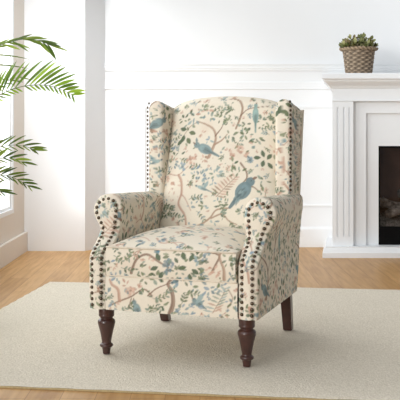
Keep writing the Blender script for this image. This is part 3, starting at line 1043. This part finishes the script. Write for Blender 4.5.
# --- wings
def wing_vr(z):
    return 0.700 + (z - 0.2) * 0.20
wing_nails = bmesh.new()
for side in (-1, 1):
    nT, nS = 150, 150
    rows, cols = [], []
    ang_ = np.linspace(0, 2 * PI, nS)
    ca, sa = np.cos(ang_), np.sin(ang_)
    ex = 2 / 5.0
    sx, sy = np.sign(ca) * np.abs(ca) ** ex, np.sign(sa) * np.abs(sa) ** ex
    z0 = 0.60
    H = 0.50
    rt = 0.045
    hs = np.r_[np.linspace(0, H - rt, nT), H - rt + rt * np.sin(np.linspace(0, PI / 2, 22))[1:]]
    per = np.r_[0, np.cumsum(np.hypot(np.diff(sx) * 0.043, np.diff(sy) * 0.11))]
    for h in hs:
        t = h / H
        q = (H - h) / rt
        sh = 1.0 if q >= 1 else math.sqrt(max(0.0, 1 - (1 - q) ** 2))
        zc_ = z0 + h
        v0, v1 = 0.612, wing_vr(zc_) + 0.005
        hu = 0.043
        hv = (v1 - v0) / 2
        ins = (1 - sh) * hu
        hu_, hv_ = max(hu - ins, 1e-4), max(hv - ins * 0.75, 1e-4)
        u = side * (0.318 + hu_ * sx)
        v = (v0 + v1) / 2 + hv_ * sy
        # top falls a little towards the rear
        zz = z0 + h * (1 - 0.085 * np.clip((v - v0) / 0.27, 0, 1) * t)
        rows.append(np.stack([u, v, zz], 1))
        cols.append(gen(per, np.full(nS, 1.2 - zc_), 175 if side > 0 else 240, 40))
    grid_obj("wing", [(np.array(rows), np.array(cols))], M["fabric"], chair)
    for z in np.linspace(0.675, 1.082, 21):
        p = Vector((side * (0.318 + (0.0375 if side > 0 else 0.0405)), 0.6125 if side > 0 else 0.6155, z))
        if z > 1.066:
            p = Vector((side * (0.318 + 0.034), 0.6165, z))
        t = bmesh.new()
        bmesh.ops.create_uvsphere(t, u_segments=12, v_segments=8, radius=0.0066)
        bmesh.ops.scale(t, verts=t.verts[:], vec=(1, 1, 0.62))
        rot = Vector((side * 0.75, -0.66, 0)).normalized().to_track_quat('Z', 'Y').to_matrix().to_4x4()
        bmesh.ops.transform(t, verts=t.verts[:], matrix=Matrix.Translation(p) @ rot)
        me = bpy.data.meshes.new("tmp"); t.to_mesh(me); t.free(); wing_nails.from_mesh(me); bpy.data.meshes.remove(me)
o = obj("nailhead_trim", wing_nails, M["nail"], chair, smooth=True)
o["kind"] = "stuff"

# --- outside back
us = np.linspace(-0.362, 0.362, 150)
zs = np.linspace(0.198, 1.05, 150)
U, Z = np.meshgrid(us, zs)
cut = 0.012 * (np.abs(U) / 0.362) ** 8
Vr = 0.712 + (Z - 0.2) * 0.2 - cut
pat = [(np.stack([U, Vr, Z], -1), gen(U + 0.4, 1.2 - Z, 0, 0)), (np.stack([U, Vr - 0.03, Z], -1), gen(U + 0.4, 1.2 - Z, 0, 0))]
for k in (0, -1):
    g = np.linspace(0, 1, 6)[:, None, None]
    a, b = pat[0][0][:, k], pat[1][0][:, k]
    pat.append((a[None] * (1 - g) + b[None] * g, np.broadcast_to(CREAM, (6, 150, 3))))
    a, b = pat[0][0][k], pat[1][0][k]
    pat.append((a[None] * (1 - g) + b[None] * g, np.broadcast_to(CREAM, (6, 150, 3))))
grid_obj("outside_back", pat, M["fabric"], chair, angle=50)

# --- legs
prof = [(0.010, 0.0), (0.0155, 0.001), (0.0165, 0.010), (0.0185, 0.022), (0.0195, 0.027), (0.0265, 0.031), (0.0285, 0.036), (0.0265, 0.042), (0.0205, 0.046), (0.0200, 0.052), (0.0235, 0.072), (0.0290, 0.098), (0.0345, 0.120), (0.0372, 0.131), (0.0368, 0.140), (0.0320, 0.147), (0.0270, 0.150), (0.0265, 0.154), (0.0290, 0.157), (0.0325, 0.160), (0.0332, 0.166), (0.0325, 0.172), (0.0332, 0.176), (0.0332, 0.199)]
P2 = spline(prof, 70)
P2[0, 1], P2[-1, 1] = 0, 0.199
for u in (-0.310, 0.310):
    bm = bmesh.new()
    add_lathe(bm, [tuple(p) for p in P2], (u, 0.052, 0), 32)
    o = obj("leg", bm, M["mahogany"], chair, smooth=True, angle=45)
    o["label"] = "turned front leg"
for u in (-0.318, 0.318):
    bm = bmesh.new()
    a, b = 0.021, 0.025
    u2 = u * 0.985
    add_hexa(bm, [(u2 - a, 0.745 - a, 0), (u2 + a, 0.745 - a, 0), (u2 + a, 0.745 + a, 0), (u2 - a, 0.745 + a, 0),
                  (u - b, 0.675 - b, 0.205), (u + b, 0.675 - b, 0.205), (u + b, 0.675 + b, 0.205), (u - b, 0.675 + b, 0.205)])
    bmesh.ops.bevel(bm, geom=bm.edges[:], offset=0.003, segments=2, affect='EDGES')
    o = obj("leg", bm, M["mahogany"], chair)
    o["label"] = "square splayed rear leg"

# ------------------------------------------------------------------ basket plant on the mantel
BX, BY, BZ = 1.245, 6.76, 1.4155
pp = thing("basket_plant", "small leafy shrub in a grey-brown wicker basket on the mantel shelf", "potted plant", (BX, BY, BZ))
n_r, n_h = 160, 90
th = np.linspace(0, 2 * PI, n_r)
hh = np.linspace(0, 0.196, n_h)
T, Hh = np.meshgrid(th, hh)
row = np.floor(Hh / 0.0165)
stake = T * 22 / (2 * PI)
wv = np.cos(stake * 2 * PI / 2 + row * PI)
rr = 0.100 + (0.124 - 0.100) * Hh / 0.196 + 0.0055 * wv * np.abs(np.sin(Hh / 0.0165 * PI)) ** 0.5
shade = 0.42 + 0.62 * np.clip(0.5 + 0.5 * wv, 0, 1) * np.abs(np.sin(Hh / 0.0165 * PI)) ** 0.45
var = 0.85 + 0.3 * np.sin(stake * 1.7 + row * 2.9) ** 2
Cb = (shade * var)[..., None] * lin((168, 150, 130))
Pb = np.stack([rr * np.cos(T), rr * np.sin(T), Hh], -1)
inner = np.stack([(rr[-1] - 0.012) * np.cos(th), (rr[-1] - 0.012) * np.sin(th), np.full(n_r, 0.196)], -1)
floor_ = np.stack([0.001 * np.cos(th), 0.001 * np.sin(th), np.zeros(n_r)], -1)
low = np.stack([(rr[-1] - 0.012) * np.cos(th), (rr[-1] - 0.012) * np.sin(th), np.full(n_r, 0.16)], -1)
bk = grid_obj("basket", [(Pb, Cb), (np.stack([Pb[-1], inner, low]), np.broadcast_to(lin((120, 100, 80)), (3, n_r, 3))), (np.stack([floor_, Pb[0]]), np.broadcast_to(lin((90, 75, 60)), (2, n_r, 3)))], M["basket"], pp)
# braided rim
ph = np.linspace(0, 2 * PI, 26)
T2, Q2 = np.meshgrid(np.linspace(0, 2 * PI, 220), ph)
rw = 0.0135 * (1 + 0.16 * np.sin(T2 * 26 + Q2 * 2))
Pr = np.stack([(0.126 + rw * np.cos(Q2)) * np.cos(T2), (0.126 + rw * np.cos(Q2)) * np.sin(T2), 0.198 + rw * np.sin(Q2)], -1)
Cr = (0.55 + 0.45 * (0.5 + 0.5 * np.sin(T2 * 26 + Q2 * 2)))[..., None] * lin((170, 150, 126))
grid_obj("rim", [(Pr, Cr)], M["basket"], bk)
for s in (-1, 1):
    Qp = [(s * 0.130, -0.03, 0.192), (s * 0.139, -0.024, 0.199), (s * 0.143, -0.008, 0.203), (s * 0.143, 0.008, 0.203), (s * 0.139, 0.024, 0.199), (s * 0.130, 0.03, 0.192)]
    Qs = spline(Qp, 26)
    ring_ = []
    for k in range(26):
        t = Qs[min(k + 1, 25)] - Qs[max(k - 1, 0)]
        t /= np.linalg.norm(t)
        a_ = np.cross(t, (0, 0, 1)); a_ /= np.linalg.norm(a_)
        b_ = np.cross(a_, t)
        q = np.linspace(0, 2 * PI, 13)
        ring_.append(Qs[k] + 0.009 * (1 + .12 * math.sin(k * 1.5)) * (np.cos(q)[:, None] * a_ + np.sin(q)[:, None] * b_))
    grid_obj("handle", [(np.array(ring_), np.broadcast_to(lin((150, 132, 110)), (26, 13, 3)))], M["basket"], bk)
bm = bmesh.new()
add_lathe(bm, [(0.001, 0.186), (0.06, 0.190), (0.113, 0.178), (0.113, 0.165)], (0, 0, 0), 32)
obj("soil", bm, M["soil"], pp, smooth=True)
def leaf_patch(base, d, side, up, ln, wd, col, curl=0.2, fold=0.25, n=6, tipcol=None):
    """one leaf blade as a 3-column grid"""
    base, d, side, up = (np.asarray(x, float) for x in (base, d, side, up))
    P, C = np.zeros((n, 3, 3)), np.zeros((n, 3, 3))
    for i in range(n):
        t = i / (n - 1)
        c = base + d * ln * t - up * curl * ln * t * t
        w = wd * (math.sin(PI * min(t * 0.96 + 0.04, 1)) ** 0.75 if t < 1 else 0.02)
        P[i] = c - side * w + up * w * fold, c, c + side * w + up * w * fold
        k = col if tipcol is None else col * (1 - t) + tipcol * t
        C[i] = k, k * 0.9, k
    return P, C
pats = []
rg = random.Random(12)
for st in range(62):
    a = rg.uniform(0, 2 * PI)
    rad = 0.108 * math.sqrt(rg.random())
    x, y = rad * math.cos(a), rad * math.sin(a)
    lean = np.array((x, y, 0)) / 0.108 * 0.75 + np.array((rg.uniform(-.25, .25), rg.uniform(-.25, .25), 0))
    hgt = (0.125 - 0.075 * (rad / 0.108) ** 2) * rg.uniform(0.55, 1.08)
    d = lean + np.array((0, 0, 1.0)); d /= np.linalg.norm(d)
    b0 = np.array((x, y, 0.183))
    q = np.linspace(0, 2 * PI, 5)
    s1 = np.cross(d, (0.2, 1, 0.1)); s1 /= np.linalg.norm(s1); s2 = np.cross(s1, d)
    cyl = np.stack([b0 + 0.0016 * (np.cos(q)[:, None] * s1 + np.sin(q)[:, None] * s2), b0 + d * hgt + 0.001 * (np.cos(q)[:, None] * s1 + np.sin(q)[:, None] * s2)])
    pats.append((cyl, np.broadcast_to(lin((96, 104, 60)), (2, 5, 3))))
    for k in range(7):
        f = 0.3 + 0.7 * k / 6
        aa = k * 2.4 + rg.uniform(-.4, .4)
        o_ = math.cos(aa) * s1 + math.sin(aa) * s2
        ld = o_ * (1.0 - 0.55 * f) + d * (0.45 + 0.5 * f); ld /= np.linalg.norm(ld)
        sd = np.cross(ld, d + 0.01); sd /= np.linalg.norm(sd)
        upv = np.cross(sd, ld)
        base_c = lin(rg.choice(((116, 120, 66), (146, 148, 92), (92, 102, 54), (164, 162, 108), (108, 94, 58))))
        pats.append(leaf_patch(b0 + d * hgt * f, ld, sd, upv, rg.uniform(0.030, 0.044), rg.uniform(0.009, 0.013), base_c, curl=rg.uniform(-.1, .3)))
grid_obj("foliage", pats, M["leaf_small"], pp, weld=1e-6)

# ------------------------------------------------------------------ palm beside the window
PX, PYY = -1.265, 4.22
palm = thing("palm_plant", "green feathery palm plant by the bright window at the left", "potted plant", (PX, PYY, 0))
def lp(v):
    return np.asarray(v, float) - np.array((PX, PYY, 0))
bm = bmesh.new()
add_lathe(bm, [(0.085, 0.0), (0.095, 0.004), (0.118, 0.20), (0.124, 0.215), (0.124, 0.235), (0.112, 0.236), (0.108, 0.20)], (0, 0, 0), 40)
obj("pot", bm, M["pot"], palm, smooth=True, angle=40)
bm = bmesh.new()
add_lathe(bm, [(0.001, 0.215), (0.109, 0.212), (0.109, 0.20)], (0, 0, 0), 32)
obj("soil", bm, M["soil"], palm, smooth=True)

def frond(path, leaf_fn, stem_r=0.0045, n=30, t0=0.35, seed=0, hue=((118, 150, 52), (150, 180, 62), (84, 116, 44), (104, 136, 48)), wd=0.0085):
    rg = random.Random(seed)
    pts = spline([lp(p) for p in path], 60)
    bm = bmesh.new()
    add_tube(bm, [tuple(p) for p in pts], list(np.linspace(stem_r, 0.0012, 60)), 7)
    fr = bpy.data.objects.new("frond", None)
    root = obj("frond", bm, M["palm_stem"], palm, smooth=True)
    bpy.data.objects.remove(fr)
    pats = []
    for k in range(n):
        f = k / (n - 1)
        t = t0 + (1 - t0) * f
        i = min(int(t * 59), 58)
        p = pts[i]
        tan = pts[i + 1] - pts[max(i - 1, 0)]; tan /= np.linalg.norm(tan)
        for sgn in (1, -1):
            r_ = leaf_fn(f, sgn, tan, rg)
            if r_ is None:
                continue
            d, ln, curl = r_
            d = np.asarray(d, float); d /= np.linalg.norm(d)
            sd = np.cross(d, (0.15, 1.0, 0.25)); sd /= np.linalg.norm(sd)
            sd = sd * 0.8 + np.array((0, 0.6, 0)); sd -= d * sd.dot(d); sd /= np.linalg.norm(sd)
            upv = np.cross(sd, d)
            if upv[2] < 0:
                upv = -upv
            col = lin(rg.choice(hue)) * rg.uniform(0.9, 1.4) * np.array((1.08, 1.0, 0.8))
            pats.append(leaf_patch(p, d, sd, upv, ln * rg.uniform(.88, 1.06), (wd if sgn > 0 or ln > 0.08 else wd * 0.55) * rg.uniform(.85, 1.15), col, curl=curl, fold=0.3, n=8, tipcol=col * 1.1))
    g = grid_obj("leaflets", pats, M["palm"], root, weld=1e-6)
    return root

up_, dn_, dep = np.array((0, 0, 1.0)), np.array((0, 0, -1.0)), np.array((0, 1.0, 0))
crown = Vector((PX, PYY, 0.21))
Y0 = 4.25
def nrm_up(tan):
    n = np.cross((0, -1.0, 0), tan)
    n = n if n[2] > 0 else -n
    return n / np.linalg.norm(n)
# big bright frond arching right
def fn_big(f, s, tan, rg):
    n = nrm_up(tan)
    if s > 0:
        ln = 0.19 if f < .7 else 0.19 - 0.12 * (f - .7) / .3
        return tan * 0.82 + n * 0.62 + dep * rg.uniform(-.12, .12), ln, rg.uniform(0.06, 0.16)
    ln = 0.058 - 0.015 * f
    return tan * 0.8 - n * 0.6 - dep * rg.uniform(0, .3), ln, rg.uniform(.1, .3)
frond([crown, at(-52, 170, Y0), at(-28, 118, Y0), at(0, 95, Y0), at(20, 87, Y0), at(42, 85, Y0), at(60, 89, Y0), at(76, 97, Y0)], fn_big, n=29, t0=0.48, seed=1, hue=((128, 166, 54), (148, 184, 66), (96, 132, 46), (116, 152, 50)), wd=0.0098)
# upper frond
def fn_up(f, s, tan, rg):
    n = nrm_up(tan)
    if s > 0:
        a = max(0.0, 1 - f * 1.9)
        return tan * (0.35 + 0.9 * (1 - a)) + n * (0.9 * a + 0.10) + dep * rg.uniform(-.2, .2), 0.075 + 0.06 * (1 - a) * (1 - f * .4), rg.uniform(.0, .25)
    if f < 0.35:
        return None
    return tan * 0.9 - n * rg.uniform(.1, .7) - dep * rg.uniform(-.2, .4), 0.13 - 0.03 * f, rg.uniform(.1, .4)
frond([crown, at(-60, 140, Y0 + .12), at(-34, 72, Y0 + .1), at(-10, 50, Y0 + .08), at(10, 42, Y0 + .08), at(26, 39, Y0 + .06), at(40, 41, Y0 + .05), at(52, 46, Y0 + .04)], fn_up, n=22, t0=0.5, seed=2, hue=((128, 156, 70), (98, 126, 58), (148, 174, 80), (84, 110, 54)), wd=0.0068)
# dark leaflets behind, pointing right
def fn_thin(f, s, tan, rg):
    if s < 0:
        return None
    return np.array((1.0, 0.15, 0.30 - 0.62 * f)), 0.17 + 0.03 * rg.random(), rg.uniform(.12, .2)
frond([crown, at(-55, 150, Y0 + .25), at(-40, 96, Y0 + .25), at(-26, 70, Y0 + .25), at(-14, 52, Y0 + .25)], lambda f, s, tan, rg: None if s < 0 else (np.array((1.0, 0.05, 0.22 - 0.12 * f)), 0.27 - 0.02 * f, rg.uniform(.28, .36)), n=8, t0=0.55, seed=3, hue=((78, 92, 50), (92, 110, 56), (66, 76, 46)), wd=0.005)
frond([crown, at(-62, 170, Y0 + .15), at(-50, 130, Y0 + .15), at(-34, 104, Y0 + .15), at(-14, 90, Y0 + .15), at(4, 82, Y0 + .15), at(22, 76, Y0 + .15)], lambda f, s, tan, rg: (tan * .9 + nrm_up(tan) * (.5 if s > 0 else -.45) + dep * .2 * s, 0.12 - .05 * f, rg.uniform(.05, .2)), n=13, t0=0.55, seed=4, hue=((100, 128, 54), (120, 150, 58)), wd=0.007)
# lower fronds
def fn_low(f, s, tan, rg):
    n = nrm_up(tan)
    return tan * 0.85 + n * s * (0.62 - .3 * f + rg.uniform(-.12, .12)) + dep * rg.uniform(-.2, .2), (0.14 if s > 0 else 0.10) - 0.06 * f, rg.uniform(.05, .25)
frond([crown, at(-60, 200, Y0 - .1), at(-44, 165, Y0 - .1), at(-22, 150, Y0 - .1), at(-2, 147, Y0 - .1), at(14, 145, Y0 - .1), at(27, 147, Y0 - .1), at(36, 151, Y0 - .1)], fn_low, wd=0.0064, n=16, t0=0.5, seed=5, hue=((120, 146, 54), (98, 124, 48), (84, 108, 46)))
frond([crown, at(-58, 220, Y0 - .15), at(-42, 186, Y0 - .15), at(-24, 168, Y0 - .15), at(-6, 160, Y0 - .15), at(10, 158, Y0 - .15), at(24, 163, Y0 - .15)], fn_low, wd=0.0064, n=15, t0=0.5, seed=6, hue=((104, 130, 52), (124, 150, 58), (76, 100, 44)))
frond([crown, at(-58, 225, Y0), at(-40, 192, Y0), at(-20, 178, Y0), at(-2, 175, Y0), at(14, 178, Y0), at(30, 187, Y0)], fn_low, wd=0.0064, n=15, t0=0.5, seed=7, hue=((84, 108, 46), (66, 90, 42), (104, 128, 52)))
frond([crown, at(-60, 235, Y0 - .1), at(-44, 208, Y0 - .1), at(-28, 194, Y0 - .1), at(-10, 189, Y0 - .1), at(2, 192, Y0 - .1)], fn_low, wd=0.0064, n=12, t0=0.5, seed=8, hue=((84, 108, 46), (66, 90, 42)))
# fronds leaning along the wall, outside the picture
for k, (dy, zt_) in enumerate(((-0.55, 1.25), (-0.35, 1.5), (0.12, 1.6))):
    b = crown
    frond([b, b + Vector((0.01, dy * .2, zt_ * .45)), b + Vector((0.0, dy * .6, zt_ * .75)), b + Vector((0.03, dy, zt_ * .82))], lambda f, s, tan, rg: (tan * .9 + np.array((0.5 * s, 0, .15)) * (.25 if s < 0 else .6) , 0.14 - .05 * f, .2), n=18, t0=0.5, seed=20 + k)

# ------------------------------------------------------------------ light
world = bpy.data.worlds.new("overcast")
scene.world = world
world.use_nodes = True
wn, wk = world.node_tree.nodes, world.node_tree.links
bg = wn["Background"]
bg.inputs["Color"].default_value = (0.965, 0.985, 1.0, 1)
tc = wn.new("ShaderNodeTexCoord")
sp = wn.new("ShaderNodeSeparateXYZ")
wk.new(tc.outputs["Generated"], sp.inputs[0])
mr = wn.new("ShaderNodeMapRange")
mr.interpolation_type = 'SMOOTHSTEP'
mr.inputs["From Min"].default_value = 0.03
mr.inputs["From Max"].default_value = -0.15
mr.inputs["To Min"].default_value = 0.36
mr.inputs["To Max"].default_value = 1.25
wk.new(sp.outputs["X"], mr.inputs["Value"])
wk.new(mr.outputs["Result"], bg.inputs["Strength"])

def area(name, loc, target, sx, sy, power, col=(1, 1, 1)):
    l = bpy.data.lights.new(name, 'AREA')
    l.shape = 'RECTANGLE'
    l.size, l.size_y = sx, sy
    l.energy = power
    l.color = col
    o = bpy.data.objects.new(name, l)
    COL.objects.link(o)
    o.location = loc
    o.rotation_euler = (Vector(target) - Vector(loc)).to_track_quat('-Z', 'Y').to_euler()
    return o
area("window_daylight", (LX - 0.40, 5.15, 1.55), (0.4, 5.3, 0.6), 2.1, 2.8, 55, (0.98, 0.99, 1.0))
fill = area("corner_fill", (-1.32, 5.5, 2.66), (-1.27, 7.0, 0.9), 0.5, 0.5, 13, (0.97, 0.985, 1.0))  # added fill light, out of view, to brighten the corner breast front
fill.data.energy = 11
fill.data.spread = math.radians(75)
sun_d = bpy.data.lights.new("hazy_sun", 'SUN')
sun_d.energy = 1.15
sun_d.angle = math.radians(15)
sun_d.color = (1.0, 0.985, 0.96)
sun = bpy.data.objects.new("hazy_sun", sun_d)
COL.objects.link(sun)
sun.location = (-4, 0, 3)
sun.rotation_euler = Vector((0.58, 0.81, -0.12)).to_track_quat('-Z', 'Y').to_euler()

scene.view_settings.view_transform = 'Standard'
scene.view_settings.look = 'None'
scene.view_settings.exposure = 0.0
scene.view_settings.gamma = 1.0
